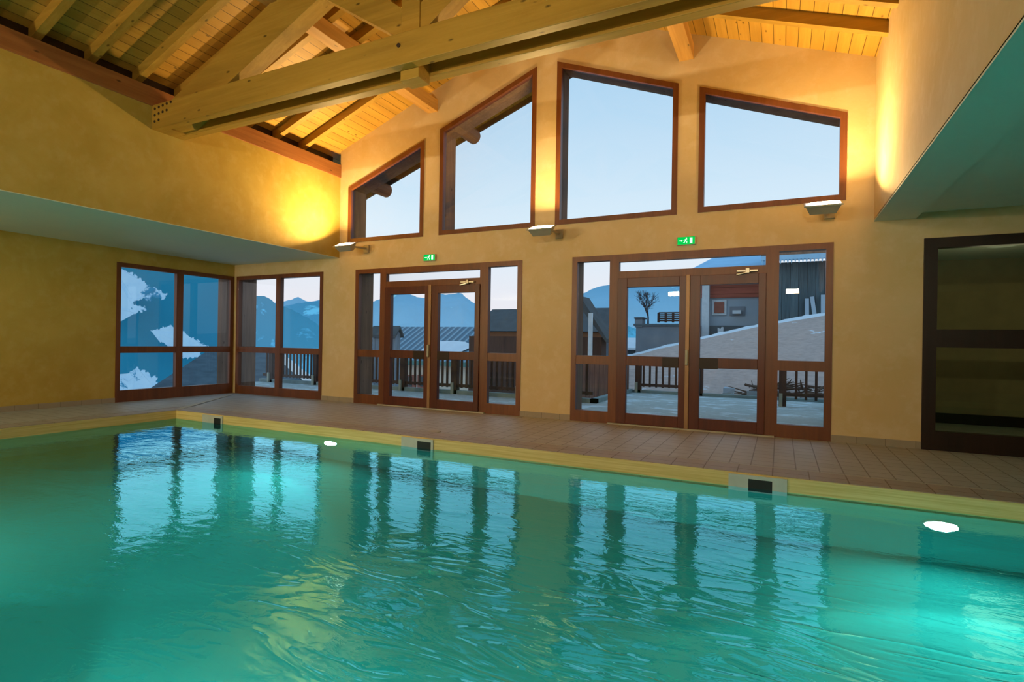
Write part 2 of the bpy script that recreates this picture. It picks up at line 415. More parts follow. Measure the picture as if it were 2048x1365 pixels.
# roof boarding, running out over the gable as an overhang
YO = 9.6
for nm, xa, xb in (('ceiling_roof_left', L2-1.0, RX), ('ceiling_roof_right', RX, XR+1.2)):
    o = MB().prism([(xa, zroof(xa)), (xb, zroof(xb)), (xb, zroof(xb)+.22), (xa, zroof(xa)+.22)], 1, YF-.2, YO)
    tag(o.build(nm, 'roof'), 'boarded underside of the pitched roof, '+('left' if xa < RX-.1 else 'right')+' slope', kind=K)
# skirtings
def sk(nm, *b): tag(MB().box(*b).build(nm, 'skirt'), 'tiled skirting at the foot of the wall', kind=K)
sk('baseboard_left', L, L+.012, YF, WL0, 0, .085)
o = MB()
for a, b in ((-8.01, -7.19), (-3.73, -2.88), (.58, 1.5)): o.box(a, b, D-.012, D, 0, .085)
tag(o.build('baseboard_back', 'skirt'), 'tiled skirting at the foot of the gable wall', kind=K)
tag(MB().box(-10.5, -7.7, D+T, D+T+.012, 0, .01).build('trim_4', 'strip'), 'pale threshold joint', kind=K)

# ================================================================= WINDOWS AND DOORS
FY0, FY1 = D-.012, D+.075
def pane(poly, ax, a, parent, mat='glass', name='glass_pane'):
    o = MB()
    if ax == 1: vs = [(p[0], a, p[1]) for p in poly]
    else: vs = [(a, p[0], p[1]) for p in poly]
    o.add(vs, [tuple(range(len(poly)))]); return o.build(name, mat, parent)
def R4(x0, x1, z0, z1): return [(x0, z0), (x1, z0), (x1, z1), (x0, z1)]
UL = ['small slanted gable window nearest the left wall', 'tall slanted gable window left of the ridge', 'tallest gable window, just right of the ridge', 'wide low slanted gable window at the right']
for i, w in enumerate(UP):
    poly = [(w[0], w[2]), (w[1], w[2]), (w[1], w[4]), (w[0], w[3])]
    e = empty('window_%d' % (i+3), ((w[0]+w[1])/2, D, w[2]), UL[i], kind=K)
    MB().ring(poly, inset(poly, .075), 1, FY0, FY1).build('window_frame', 'frame', e)
    pane(inset(poly, .07), 1, D+.035, e)
    MB().ring(poly, inset(poly, .022), 1, FY1, D+T+.01).build('reveal_lining', 'lining', e)
# corner windows
def cornerwin(nm, label, ax, c0, c1, m0, m1, at, sgn, zb):
    e = empty(nm, ((at, (c0+c1)/2, 0) if ax == 0 else ((c0+c1)/2, at, 0)), label, kind=K)
    a, b = (at-.012*sgn, at+.075*sgn)
    if a > b: a, b = b, a
    o = MB(); po = R4(c0, c1, 0, 2.5); pi = [(c0+.075, zb), (c1-.08, zb), (c1-.08, 2.42), (c0+.075, 2.42)]
    o.ring(po, pi, ax, a, b); o.build('window_frame', 'frame', e)
    o = MB().prism(R4(m0, m1, zb, 2.42), ax, a, b); o.build('mullion', 'frame', e)
    o = MB().prism(R4(c0+.075, m0, .88, 1.0), ax, a+.006, b-.006).prism(R4(m1, c1-.08, .88, 1.0), ax, a+.006, b-.006); o.build('cross_rail', 'frame', e)
    for x0, x1 in ((c0+.075, m0), (m1, c1-.08)):
        for z0, z1 in ((zb, .88), (1.0, 2.42)): pane(R4(x0, x1, z0, z1), ax, at+.035*sgn, e)
    lo, hi = (at+.075*sgn, at+(T+.01)*sgn)
    if lo > hi: lo, hi = hi, lo
    MB().ring(po, inset(po, .022), ax, lo, hi).build('reveal_lining', 'lining', e)
cornerwin('window_1', 'four-pane corner window in the left wall looking at the mountain', 0, WL0, WL1, 6.66, 6.79, L, -1, .21)
cornerwin('window_2', 'four-pane corner window in the gable wall beside the left corner', 1, -10.5, -8.01, -9.30, -9.17, D, 1, .17)
def door(nm, x0, label):
    e = empty(nm, (x0+1.73, D, 0), label, kind=K)
    X = lambda a: x0+a
    a, b = FY0, FY1
    o = MB().ring(R4(X(0), X(3.46), 0, 2.5), [(X(.08), .17), (X(3.38), .17), (X(3.38), 2.42), (X(.08), 2.42)], 1, a, b)
    # cut of the bottom rail where the leaves stand is covered by the leaves
    o.box(X(.59), X(.73), a, b, .17, 2.42).box(X(2.69), X(2.85), a, b, .17, 2.42)
    o.box(X(.73), X(2.69), a+.001, b, 2.13, 2.25).box(X(.71), X(2.71), a+.003, b, 2.39, 2.42)
    o.box(X(.08), X(.59), a+.006, b-.006, .87, 1.0).box(X(2.85), X(3.38), a+.006, b-.006, .87, 1.0)
    o.build('door_frame', 'frame', e)
    for p, q in ((.08, .59), (2.85, 3.38)):
        pane(R4(X(p), X(q), .17, .87), 1, D+.035, e, name='side_light'); pane(R4(X(p), X(q), 1.0, 2.42), 1, D+.035, e, name='side_light')
    pane(R4(X(.71), X(2.71), 2.25, 2.39), 1, D+.035, e, name='transom_light')
    for k, (l0, l1, g0, g1) in enumerate(((.72, 1.715, .86, 1.60), (1.725, 2.70, 1.88, 2.61))):
        lf = MB(); ya, yb = a-.025, b-.03
        lf.box(X(l0), X(g0), ya, yb, .02, 2.145).box(X(g1), X(l1), ya, yb, .02, 2.145)
        lf.box(X(g0), X(g1), ya, yb, .02, .175).box(X(g0), X(g1), ya, yb, 2.01, 2.145).box(X(g0), X(g1), ya+.004, yb, .87, 1.01)
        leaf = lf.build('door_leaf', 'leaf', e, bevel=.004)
        for z0, z1 in ((.175, .87), (1.01, 2.01)): pane(R4(X(g0), X(g1), z0, z1), 1, D+.012, leaf)
        px = (g1-.22, g1) if k == 0 else (g0, g0+.24)
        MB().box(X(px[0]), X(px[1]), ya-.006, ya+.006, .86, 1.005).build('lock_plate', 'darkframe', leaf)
    MB().box(X(1.69), X(1.745), a-.045, a-.024, .0, 2.16).build('meeting_strip', 'brass', e, bevel=.006)
    h = MB().box(X(1.695), X(1.735), a-.085, a-.046, .90, 1.12); h.build('door_handle', 'handle', e, bevel=.014)
    dc = MB().box(X(2.34), X(2.60), a-.05, a-.002, 2.165, 2.195).box(X(2.45), X(2.50), a-.065, a-.002, 2.15, 2.215)
    dc.beam((X(2.34), a-.07, 2.13), (X(2.48), a-.05, 2.16), .02, .02)
    dc.build('door_closer', 'metal', e, bevel=.004)
    MB().ring(R4(X(0), X(3.46), 0, 2.5), inset(R4(X(0), X(3.46), 0, 2.5), .022), 1, b, D+T+.01).build('reveal_lining', 'lining', e)
    MB().box(X(.6), X(2.82), D-.06, D-.01, 0, .018).build('threshold', 'strip', e)
door('door_1', -7.19, 'double glass door with side lights, the left of the two terrace doors')
door('door_2', -2.88, 'double glass door with side lights, the right of the two terrace doors')
# dark glazed screen at the right
e = empty('window_7', (3.5, D, 0), 'dark glazed screen at the right looking into a dim room', kind=K)
o = MB()
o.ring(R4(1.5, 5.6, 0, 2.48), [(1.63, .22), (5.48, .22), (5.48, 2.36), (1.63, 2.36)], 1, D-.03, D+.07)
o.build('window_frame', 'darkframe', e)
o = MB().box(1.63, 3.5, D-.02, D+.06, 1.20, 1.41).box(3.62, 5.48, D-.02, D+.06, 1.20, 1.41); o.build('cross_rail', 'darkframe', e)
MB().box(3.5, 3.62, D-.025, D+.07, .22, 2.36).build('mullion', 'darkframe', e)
for p in ((1.63, 3.5), (3.62, 5.48)):
    for q in ((.22, 1.2), (1.41, 2.36)): pane(R4(p[0], p[1], q[0], q[1]), 1, D+.03, e, 'darkglass')
# the dim room behind that screen
o = MB().box(.95, 6.2, 10.9, 11.0, -.3, 2.8).box(6.1, 6.2, D+T, 10.9, -.3, 2.8).box(.95, 1.05, D+T, 10.9, -.3, 2.8)
tag(o.build('wall_dim_room', plain('beige_corridor_wall', (.46, .37, .21, 1), .8)), 'beige wall of the dim room behind the screen', kind=K)
tag(MB().box(.95, 6.2, D+T, 11.0, -.3, -.0).build('floor_dim_room', plain('pale_corridor_floor', (.42, .47, .40, 1), .5)), 'pale floor of the dim room', kind=K)
tag(MB().box(.95, 6.2, D+T, 11.0, 2.6, 2.8).build('ceiling_dim_room', 'soffit'), 'ceiling of the dim room', kind=K)
tag(MB().box(1.05, 6.1, 10.86, 10.9, .0, .16).build('baseboard_dim_room', 'darkframe'), 'dark skirting of the dim room', kind=K)

dl = on(2005, 489, 2, 2.56)
e = empty('ceiling_lamp', (dl.x, dl.y, 2.6), 'round dim ceiling lamp in the room behind the dark screen', 'ceiling lamp')
MB().cyl((dl.x, dl.y, 2.54), (dl.x, dl.y, 2.6), .17, 24, .2).build('shade', 'whiteplastic', e, bevel=.01)
ld = bpy.data.lights.new('dim', 'POINT'); ld.energy = 7; ld.color = (1, .86, .55); ld.shadow_soft_size = .32
lo = bpy.data.objects.new('dim_light', ld); COL.objects.link(lo); lo.parent = e; lo.location = (0, 0, -.5)

# ================================================================= TIMBERS
ty1, ty2 = 4.42, 4.53; ty3, ty4 = 4.74, 4.86
e = empty('roof_truss', (RX, 4.64, 3.96), 'pale spruce roof truss with a twin tie beam spanning the pool hall', 'roof truss')
for a, b in ((ty1, ty2), (ty3, ty4)):
    tb = MB().box(L2, XR, a, b, 3.96, 4.285).build('tie_beam', 'beam', e, bevel=.006)
    if a == ty1:
        for r, n in enumerate((5, 4, 2)):
            for q in range(n):
                x = L2+.07+q*.085; z = 4.225-r*.085+.008*q
                MB().cyl((x, a-.008, z), (x, a+.01, z), .018, 6).build('bolt', 'bolt', tb)
        MB().cyl((-3.50, a-.01, 4.16), (-3.50, a+.01, 4.16), .022, 10).build('bolt', 'bolt', tb)
MB().box(L2, L2+.24, ty2, ty3, 3.962, 4.28).build('end_block', 'beam', e); MB().box(XR-.24, XR, ty2, ty3, 3.962, 4.28).build('end_block', 'beam', e)
kp = MB().box(-3.565, -3.335, ty2+.005, ty3-.005, 3.86, 6.0).build('king_post', 'beam', e, bevel=.006)
KX = -3.45
for sg in (-1, 1):
    xo = L2+.05 if sg < 0 else XR-.05
    zt = lambda x: 5.06+.44*((x+5.55) if sg < 0 else (-6.9-x+5.55))
    f = lambda x, z: (x, z) if sg < 0 else (2*KX-x, z)
    poly = [f(-7.45, 3.98), f(-7.13, 3.98), f(-3.5, 5.555), f(-3.5, 6.05), f(-7.45, 4.33)]
    MB().prism(poly, 1, ty2+.002, ty3-.002).build('principal_rafter', 'beam', e, bevel=.004)
    poly = [f(-5.05, 4.80), f(-3.56, 4.06+.22), f(-3.56, 4.60), f(-4.70, 5.25), f(-5.05, 5.05)]
    poly = [f(-4.78, 5.10), f(-3.56, 4.30), f(-3.56, 4.62), f(-4.35, 5.22)]
    MB().prism(poly, 1, ty2+.02, ty3-.02).build('strut', 'beam', e, bevel=.004)
# purlins and plate (run out through the gable as round logs)
def purlin(x, z0, z1, label, log=True, w=.2, mat='beamY'):
    e = empty('purlin', (x, 2.5, z0), label, 'purlin')
    MB().box(x-w/2, x+w/2, YF, D, z0, z1).build('beam', mat, e, bevel=.006)
    if log:
        MB().cyl((x, D+T, z1-.14), (x, 9.35, z1-.14), .14, 14).build('log_end', 'log', e)
purlin(-5.5, 5.17, 5.375, 'square spruce purlin under the left roof slope, ending in a log outside')
purlin(-1.24, 5.17, 5.375, 'square spruce purlin under the right roof slope, above the wide low window')
purlin(RX, 6.0, 6.2, 'ridge purlin at the top of the roof', log=False)
e = empty('wall_plate', (L2, 2.5, 4.275), 'reddish brown timber wall plate along the top of the upper left wall', 'wall plate')
MB().box(L2-.2, L2+.02, YF, D, 4.275, 4.525).build('beam', 'plate', e, bevel=.006)
MB().cyl((L2-.05, D+T, 4.40), (L2-.05, 9.35, 4.40), .14, 14).build('log_end', 'log', e)
tag(MB().box(L2-.32, L2-.2, YF, D, 4.5, 4.85).build('trim_5', 'darkframe'), 'dark board standing in for the shaded gap behind the rafter feet', kind=K)  # dark colour carries the shade of the gap above the plate
for k in range(18):
    y = 7.12-.56*k
    if y < -3: break
    for sg in (-1, 1):
        xa, xb = (L2-.2, RX-.02) if sg < 0 else (XR, RX+.02)
        pts = [(xa, zroof(xa)-.14), (xb, zroof(xb)-.14), (xb, zroof(xb)), (xa, zroof(xa))]
        o = MB().prism(pts, 1, y-.045, y+.045).build('rafter', 'beam')
        tag(o, 'sloping spruce rafter under the '+('left' if sg < 0 else 'right')+' roof boards', 'rafter', 'rafters of the '+('left' if sg < 0 else 'right')+' roof slope')
# barge board outside
o = MB()
for xa, xb in ((L2-1.0, RX), (RX, XR+1.2)):
    o.prism([(xa, zroof(xa)-.10), (xb, zroof(xb)-.10), (xb, zroof(xb)+.25), (xa, zroof(xa)+.25)], 1, YO, YO+.04)
tag(o.build('trim_6', 'outwood'), 'dark barge board outside along the roof edge', kind=K)

# ================================================================= LAMPS
WARM = (1, .63, .24)
def lamp(x, y, wall_y, label, power, tilt=24, col=WARM, zc=2.86, spread=165):
    s = 1 if wall_y > y else -1
    th = s*math.radians(tilt); RM = Matrix.Rotation(th, 3, 'X'); pv = Vector((x, y, zc))
    def tl(mb): mb.v = [pv+RM@(v-pv) for v in mb.v]; return mb
    e = empty('wall_floodlight', (x, wall_y, zc), label, 'lamp', None)
    # housing: tapered tray open at the top
    w, d, hgt = .19, .085, .085
    o = MB()
    top = [(x-w, y-d, zc+.03), (x+w, y-d, zc+.03), (x+w, y+d, zc+.03), (x-w, y+d, zc+.03)]
    bot = [(x-w*.72, y-d*.5, zc-hgt), (x+w*.72, y-d*.5, zc-hgt), (x+w*.72, y+d*.5, zc-hgt), (x-w*.72, y+d*.5, zc-hgt)]
    o.add(top+bot, [(4, 5, 6, 7), (0, 1, 5, 4), (1, 2, 6, 5), (2, 3, 7, 6), (3, 0, 4, 7)])
    tl(o).build('housing', 'housing', e)
    tl(MB().ring([(x-w-.012, y-d-.012), (x+w+.012, y-d-.012), (x+w+.012, y+d+.012), (x-w-.012, y+d+.012)],
              [(x-w+.008, y-d+.008), (x+w-.008, y-d+.008), (x+w-.008, y+d-.008), (x-w+.008, y+d-.008)], 2, zc+.018, zc+.036)).build('rim', 'housing', e)
    # lens bowed above the rim
    gl = MB(); n = 8
    rows = []
    vs = []
    for i in range(n+1):
        for j in range(5):
            a = -1+2*i/n; b = -1+2*j/4
            vs.append((x+a*(w-.008), y+b*(d-.008), zc+.03+.028*(1-a**4)*(1-b*b)))
    gl.add(vs, [(i*5+j, (i+1)*5+j, (i+1)*5+j+1, i*5+j+1) for i in range(n) for j in range(4)])
    lens = tl(gl).build('lens', 'lampglow', e, smooth=True)
    arm = MB().beam((x+.10, y+s*d, zc-.0), (x+.10, wall_y-s*.02, zc+.02), .03, .03).box(x+.04, x+.16, min(wall_y, wall_y-s*.03), max(wall_y, wall_y-s*.03), zc-.06, zc+.08)
    arm.build('bracket', 'housing', e, bevel=.004)
    ld = bpy.data.lights.new('flood', 'AREA'); ld.shape = 'RECTANGLE'; ld.size = .32; ld.size_y = .13; ld.energy = power; ld.color = col
    ld.spread = math.radians(spread)
    lo = bpy.data.objects.new('flood_light', ld); COL.objects.link(lo)
    lo.parent = e; lo.location = Vector((0, y-wall_y, 0))+RM@Vector((0, 0, .075)); lo.rotation_euler = (PI+th, 0, 0)
    return e
lamp(-7.03, 7.46, D, 'floodlight on the gable wall beside the small slanted window, by the bright left corner', 108)
lamp(-3.20, 7.44, D, 'floodlight on the gable wall between the two terrace doors', 88)
lamp(.43, 7.46, D, 'floodlight on the gable wall under the wide low window, near the right soffit', 88)
for i, (x, t_) in enumerate(((-6.95, 'left'), (-3.2, 'middle'), (.3, 'right'))):  # left one added as room fill; other two show mirrored in door glass
    lamp(x, YF+.45, YF, t_+' floodlight on the wall behind the viewer', 62, 80, (1, .80, .52), 2.86, 130)

lamp(-8.6, YF+.45, YF, 'added lower fill floodlight on the wall behind the viewer, under the left soffit', 105, 80, (1, .76, .40), 2.25, 140)  # unseen lamp added to brighten the left wall
# exit signs
def exit_sign(x, label):
    z = 2.635; y = D
    e = empty('exit_sign', (x, y, z-.06), label, 'exit sign')
    MB().box(x-.125, x+.125, y-.04, y, z-.06, z+.06).build('housing', 'sign_box', e, bevel=.006)
    MB().box(x-.115, x+.115, y-.045, y-.04, z-.052, z+.052).build('face', 'signgreen', e)
    p = MB(); yf, yb = y-.049, y-.045
    # running figure, arrow and doorway
    cx = x-.005
    p.cyl((cx+.012, yf, z+.032), (cx+.012, yb, z+.032), .0085, 10)
    def bar(a, b, w):
        a = Vector(a); b = Vector(b); d = (b-a).normalized(); n_ = Vector((-d.y, d.x))*w/2
        p.prism([tuple(a+n_), tuple(b+n_), tuple(b-n_), tuple(a-n_)], 1, yf, yb)
    bar((cx+.006, z+.022), (cx-.004, z-.006), .016)
    bar((cx+.006, z+.018), (cx+.026, z+.006), .006); bar((cx+.002, z+.018), (cx-.018, z+.012), .006); bar((cx-.018, z+.012), (cx-.024, z-.002), .006)
    bar((cx-.002, z-.004), (cx+.018, z-.016), .008); bar((cx+.018, z-.016), (cx+.014, z-.038), .007)
    bar((cx-.006, z-.006), (cx-.014, z-.024), .008); bar((cx-.014, z-.024), (cx-.032, z-.030), .007)
    bar((x-.09, z), (x-.062, z), .010); p.prism([(x-.062, z-.016), (x-.044, z), (x-.062, z+.016)], 1, yf, yb)
    p.box(x+.050, x+.085, yf, yb, z-.038, z+.038)
    p.build('pictogram', 'signwhite', e)
exit_sign(-5.505, 'lit green exit sign over the left terrace door')
exit_sign(-1.20, 'lit green exit sign over the right terrace door')

# ================================================================= POOL FITTINGS
def skimmer(x0, x1, a, b, label):
    e = empty('pool_skimmer', ((x0+x1)/2, PY1, -.2), label, 'skimmer')
    y = PY1-.014
    MB().ring(R4(x0, x1, -.26, -.012), [(a, -.22), (b, -.22), (b, -.045), (a, -.045)], 1, y-.018, y).build('face_plate', 'whiteplastic', e)
    MB().box(a, b, y-.012, y, -.22, -.045).build('opening', 'black', e)
skimmer(-8.03, -7.57, -7.76, -7.60, 'pool skimmer nearest the far left corner of the pool')
skimmer(-4.21, -3.74, -3.97, -3.77, 'pool skimmer in the pool edge before the left terrace door')
skimmer(-.42, .07, -.25, -.05, 'pool skimmer in the pool edge before the right terrace door')
def pool_lamp(x, y, z, label, s=-1, power=60, vis=True):
    e = empty('underwater_lamp', (x, y, z), label, 'pool lamp')
    MB().cyl((x, y+s*.004, z), (x, y+s*.03, z), .115, 28).build('rim', 'whiteplastic', e)
    MB().cyl((x, y+s*.03, z), (x, y+s*.04, z), .085, 28).build('lens', 'poolglow', e)
    ld = bpy.data.lights.new('pool', 'SPOT'); ld.spot_size = math.radians(104); ld.spot_blend = .12; ld.shadow_soft_size = .09; ld.energy = power; ld.color = (.75, 1, .93)
    lo = bpy.data.objects.new('pool_light', ld); COL.objects.link(lo); lo.parent = e
    lo.location = (0, s*.05, 0); lo.rotation_euler = (PI/2 if s > 0 else -PI/2, 0, 0)
    l2 = bpy.data.lights.new('pool_spread', 'AREA'); l2.shape = 'DISK'; l2.size = .22; l2.energy = power*.22; l2.color = (.7, 1, .93)
    lb = bpy.data.objects.new('pool_spread_light', l2); COL.objects.link(lb); lb.parent = e; lb.location = (0, s*.055, 0)
    lb.rotation_euler = (-PI/2, 0, 0) if s < 0 else (PI/2, 0, 0)
    # area lights face -Z: turn to face into the pool
    lo.rotation_euler = (-PI/2, 0, 0) if s < 0 else (PI/2, 0, 0)
    return e
pool_lamp(-5.36, PY1, -.50, 'small bright underwater lamp in the far pool wall, left of the middle skimmer', power=150)
pool_lamp(1.18, PY1, -.55, 'large bright underwater lamp in the far pool wall at the right', power=150)
pool_lamp(-6.0, PY0, -.55, 'added underwater lamp in the near pool wall, out of view to the left', 1, 110)  # near-wall lamps are added out of view to light the basin evenly
pool_lamp(-2.2, PY0, -.55, 'added unseen underwater lamp in the near pool wall below the viewer', 1, 135)
pool_lamp(1.6, PY0, -.55, 'added underwater lamp in the near pool wall, out of view to the right', 1, 150)
# drain cover on the deck
p = on(868, 864, 2, 0)
tag(MB().cyl((p.x, p.y, 0), (p.x, p.y, .008), .09, 20).build('drain_cover', 'strip'), 'round pale drain cover in the deck tiles before the left door', 'drain cover')
# depth marking on the pool wall, turned on its side
def text(body, loc, size, rot, mat, name, label, cat):
    cu = bpy.data.curves.new(name, 'FONT'); cu.body = body; cu.size = size; cu.extrude = .001; cu.align_x = 'CENTER'; cu.align_y = 'CENTER'
    ob = bpy.data.objects.new(name, cu); COL.objects.link(ob)
    dg = bpy.context.evaluated_depsgraph_get(); me = bpy.data.meshes.new_from_object(ob.evaluated_get(dg))
    bpy.data.objects.remove(ob); ob = bpy.data.objects.new(name, me); COL.objects.link(ob)
    ob.location = loc; ob.rotation_euler = rot; me.materials.clear(); me.materials.append(M[mat]); tag(ob, label, cat); return ob
text('1m20', (-1.93, PY1-.016, -.66), .2, (PI/2, math.radians(90), 0), 'paper', 'depth_marking', 'small white depth marking on the far pool wall under the water', 'marking')

# ================================================================= OUTSIDE: TERRACE
YT1, YT2, XT = 10.85, 13.9, -3.38
o = MB().box(-13.4, XT, D+T, YT1, -.3, -.05).box(XT, 1.0, D+T, YT2, -.3, -.05)
tag(o.build('floor_terrace', 'terrace'), 'frosty terrace slab outside the doors', kind=K)
o = MB().box(-13.4, XT, YT1, YT1+.14, -.3, .04).box(XT-.14, XT, YT1, YT2, -.3, .04).box(XT, 1.9, YT2, YT2+.14, -.3, .02)
tag(o.build('trim_7', 'kerb'), 'concrete kerb around the terrace', kind=K)
tag(MB().box(-13.4, L-T-.05, 4.0, D+T, -.3, -.05).build('floor_side_terrace', 'terrace'), 'narrow ledge outside the left wall', kind=K)
def railing(x0, x1, y, posts, label, sp=.132, zb=.15):
    e = empty('railing', ((x0+x1)/2, y, -.05), label, 'railing')
    MB().beam((x0, y, .83), (x1, y, .83), .09, .06).build('top_rail', 'outwood', e)
    MB().beam((x0, y, zb), (x1, y, zb), .05, .07).build('bottom_rail', 'outwood', e)
    for x in posts:
        p_ = MB().box(x-.07, x+.07, y-.07, y+.07, -.05, .84).build('post', 'outwood', e)
        MB().box(x-.035-.03, x+.0, y-.12, y-.075, -.05, .22).build('post_shoe', 'handle', p_)
    n = int((x1-x0)/sp)
    for i in range(1, n):
        x = x0+(x1-x0)*i/n
        if min([abs(x-q) for q in posts]+[9]) < .08: continue
        MB().box(x-.024, x+.024, y-.015, y+.015, .10, .81).build('picket', 'outwood', e)
railing(-13.3, XT-.1, YT1+.07, [-12.95, -11.25, -9.75, -8.33, -6.83, -5.15], 'long dark wooden picket railing at the edge of the left terrace')
railing(XT+.1, -2.0, YT2+.07, [-3.25, -1.75], 'short dark wooden picket railing at the back corner of the right terrace', .145)
railing(.12, 1.55, 12.6, [.05, 1.6], 'dark wooden picket railing before the brush pile at the right', .165, .2)
# brown boarded fence beside the cabin
tag(MB().box(-6.1, XT-.05, YT2-.25, YT2-.2, -.3, .72).build('board_fence', 'brownplank'), 'brown vertical board fence at the left of the right terrace', 'fence')

# ================================================================= OUTSIDE: BUILDINGS
G = -4.0
def P3(u, v, Y): return on(u, v, 1, Y)
def gable_house(nm, x0, x1, y0, y1, zb, ze, zr, wall, roof, label, ridge='x', over=.5, cat='building'):
    e = empty(nm, ((x0+x1)/2, (y0+y1)/2, zb), label, cat)
    if ridge == 'x':
        ym = (y0+y1)/2
        MB().box(x0, x1, y0, y1, zb, ze).prism([(y0, ze), (y1, ze), (ym, zr-.1)], 0, x0, x1).build('wall', wall, e)
        k = (zr-ze)/(ym-y0)
        r = MB()
        for s in (-1, 1):
            ye = ym+s*(ym-y0+over); ze2 = zr-k*(ym-y0+over)
            r.prism([(ye, ze2), (ym, zr), (ym, zr+.12), (ye, ze2+.12)], 0, x0-over, x1+over)
        r.build('roof', roof, e)
    else:
        xm = (x0+x1)/2
        MB().box(x0, x1, y0, y1, zb, ze).prism([(x0, ze), (x1, ze), (xm, zr-.1)], 1, y0, y1).build('wall', wall, e)
        k = (zr-ze)/(xm-x0)
        r = MB()
        for s in (-1, 1):
            xe = xm+s*(xm-x0+over); ze2 = zr-k*(xm-x0+over)
            r.prism([(xe, ze2), (xm, zr), (xm, zr+.12), (xe, ze2+.12)], 1, y0-over, y1+over)
        r.build('roof', roof, e)
    return e
# A: low house with a big ribbed metal roof, seen through the left door
bq = P3(978, 660, 22)
YE, YR = 24.4, 28.0
a0 = P3(652, 700, YE); a1 = Vector((bq.x-.2, 0, 0))
ze_, zr_ = P3(850, 722, YE).z, P3(850, 658, YR).z
e = gable_house('roofed_house', a0.x, a1.x, YE, 2*YR-YE, G, ze_, zr_, 'cream', 'metalroof', 'low cream house under a wide ribbed metal roof with snow, beyond the left railing', over=.3)
for u in (795, 822, 846):
    q = P3(u, 755, 24.36)
    w = MB().box(q.x-.32, q.x+.32, 24.3, 24.4, q.z-.6, q.z+.12).build('window', 'redshutter', e)
    MB().box(q.x-.12, q.x+.12, 24.27, 24.3, q.z-.5, q.z+.05).build('pane', 'slate', w)
q0 = P3(787, 722, 24.1)
MB().box(a0.x, a1.x, 23.95, 24.1, q0.z-.18, q0.z+.05).build('gutter', plain('green_gutter', (.10, .26, .24, 1), .6), e)
# snow lying on that roof
o = MB(); ctr = [(838, 706), (845, 698), (858, 690), (880, 683), (905, 682), (930, 684), (943, 690), (938, 697), (922, 704), (900, 708), (880, 706), (868, 711), (850, 710)]
pts = []
for u, v in ctr:
    d = ray(u, v); k_ = (zr_-ze_)/(YR-YE)
    t_ = (ze_-YE*k_+.19-H)/(d.z-k_*d.y); pts.append((d.x*t_, d.y*t_, H+d.z*t_))
o.add(pts, [tuple(range(len(pts)))]); o.add([(p_[0], p_[1], p_[2]-.1) for p_ in pts], [tuple(range(len(pts)))])
o.build('roof_snow', 'snow', e)
# B: grey barn right of it
q = P3(978, 660, 22); q2 = P3(1060, 660, 22)
e = empty('grey_barn', (q.x+2, 24, G), 'grey plank barn with a dark hipped roof behind the left railing', 'barn')
zt = P3(1000, 661, 22).z; zp = P3(1000, 619, 23).z
MB().box(q.x, q.x+5.2, 22, 24.2, G, zt).build('wall', 'greyplank', e)
xa, xb = P3(945, 658, 21.5).x, q.x+5.7
xr = P3(985, 619, 23).x
o = MB().add([(xa, 21.5, zt-.05), (xb, 21.5, zt-.05), (xb, 24.3, zt-.05), (xa, 24.3, zt-.05), (xr, 23, zp), (xb, 23, zp)],
             [(0, 1, 5, 4), (2, 3, 4, 5), (0, 4, 3), (1, 2, 5), (0, 3, 2, 1)])
o.build('roof', 'slate', e)
MB().box(q.x-.1, xb-.3, 21.8, 21.98, zt-.32, zt-.08).build('eave_board', plain('rusty_eave', (.22, .10, .05, 1), .8), e)
# small grey barn at the far left of the left door
q = P3(787, 668, 20)
e = gable_house('small_shed', q.x-1.2, P3(791, 668, 20).x, 20, 20.35, G, q.z, q.z+.25, 'greyplank', 'slate', 'small grey shed at the left before the ribbed metal roof', over=.12, cat='shed')
# F: dark hipped roof outside the corner windows
def PR(u, v, R): return far(u, v, R)
e = empty('corner_house', PR(470, 780, 24), 'dark roofed house below the corner windows', 'building')
aL, aR, bL, bR = PR(290, 784, 20), PR(622, 779, 20), PR(418, 700, 24), PR(541, 704, 24)
cL, cR = PR(350, 775, 29), PR(590, 772, 29)
o = MB().add([aL, aR, bR, bL, cL, cR], [(0, 1, 2, 3), (4, 3, 2, 5), (0, 3, 4), (1, 5, 2), (0, 4, 5, 1)]); o.build('roof', plain('dark_slate_roof', (.10, .15, .18, 1), .9, .1, 0, .3, 2.5), e)
ins = lambda p_, f: Vector((p_.x*f, p_.y*f, p_.z))
o = MB(); w4 = [ins(aL, 1.03), ins(aR, 1.03), ins(cR, .98), ins(cL, .98)]
o.add([Vector((p_.x, p_.y, -6)) for p_ in w4]+[Vector((p_.x, p_.y, aL.z-.02)) for p_ in w4], [(0, 1, 5, 4), (1, 2, 6, 5), (2, 3, 7, 6), (3, 0, 4, 7)]); o.build('wall', 'darkwall', e)
# cabin with sloping roof at the left of the right door
e = empty('timber_cabin', (-5.6, 17, -.3), 'dark timber cabin with a steep roof edge at the left of the right terrace', 'cabin')
q = P3(1180, 672, 16)
MB().box(-9.5, P3(1203, 690, 16).x, 16, 16.5, -1, P3(1195, 675, 16).z).build('wall', 'outwood', e)
r0, r1 = P3(1160, 592, 15.7), P3(1213, 678, 15.7)
MB().prism([(r0.x, r0.z), (r1.x, r1.z), (r1.x, r1.z-.12), (r0.x, r0.z-.34)], 1, 15.7, 16.6).build('roof', 'slate', e)
r2 = P3(1179, 640, 15.6)
MB().box(r2.x-.02, r2.x+.09, 15.55, 15.65, -1, r2.z+.2).build('white_post', 'white', e)
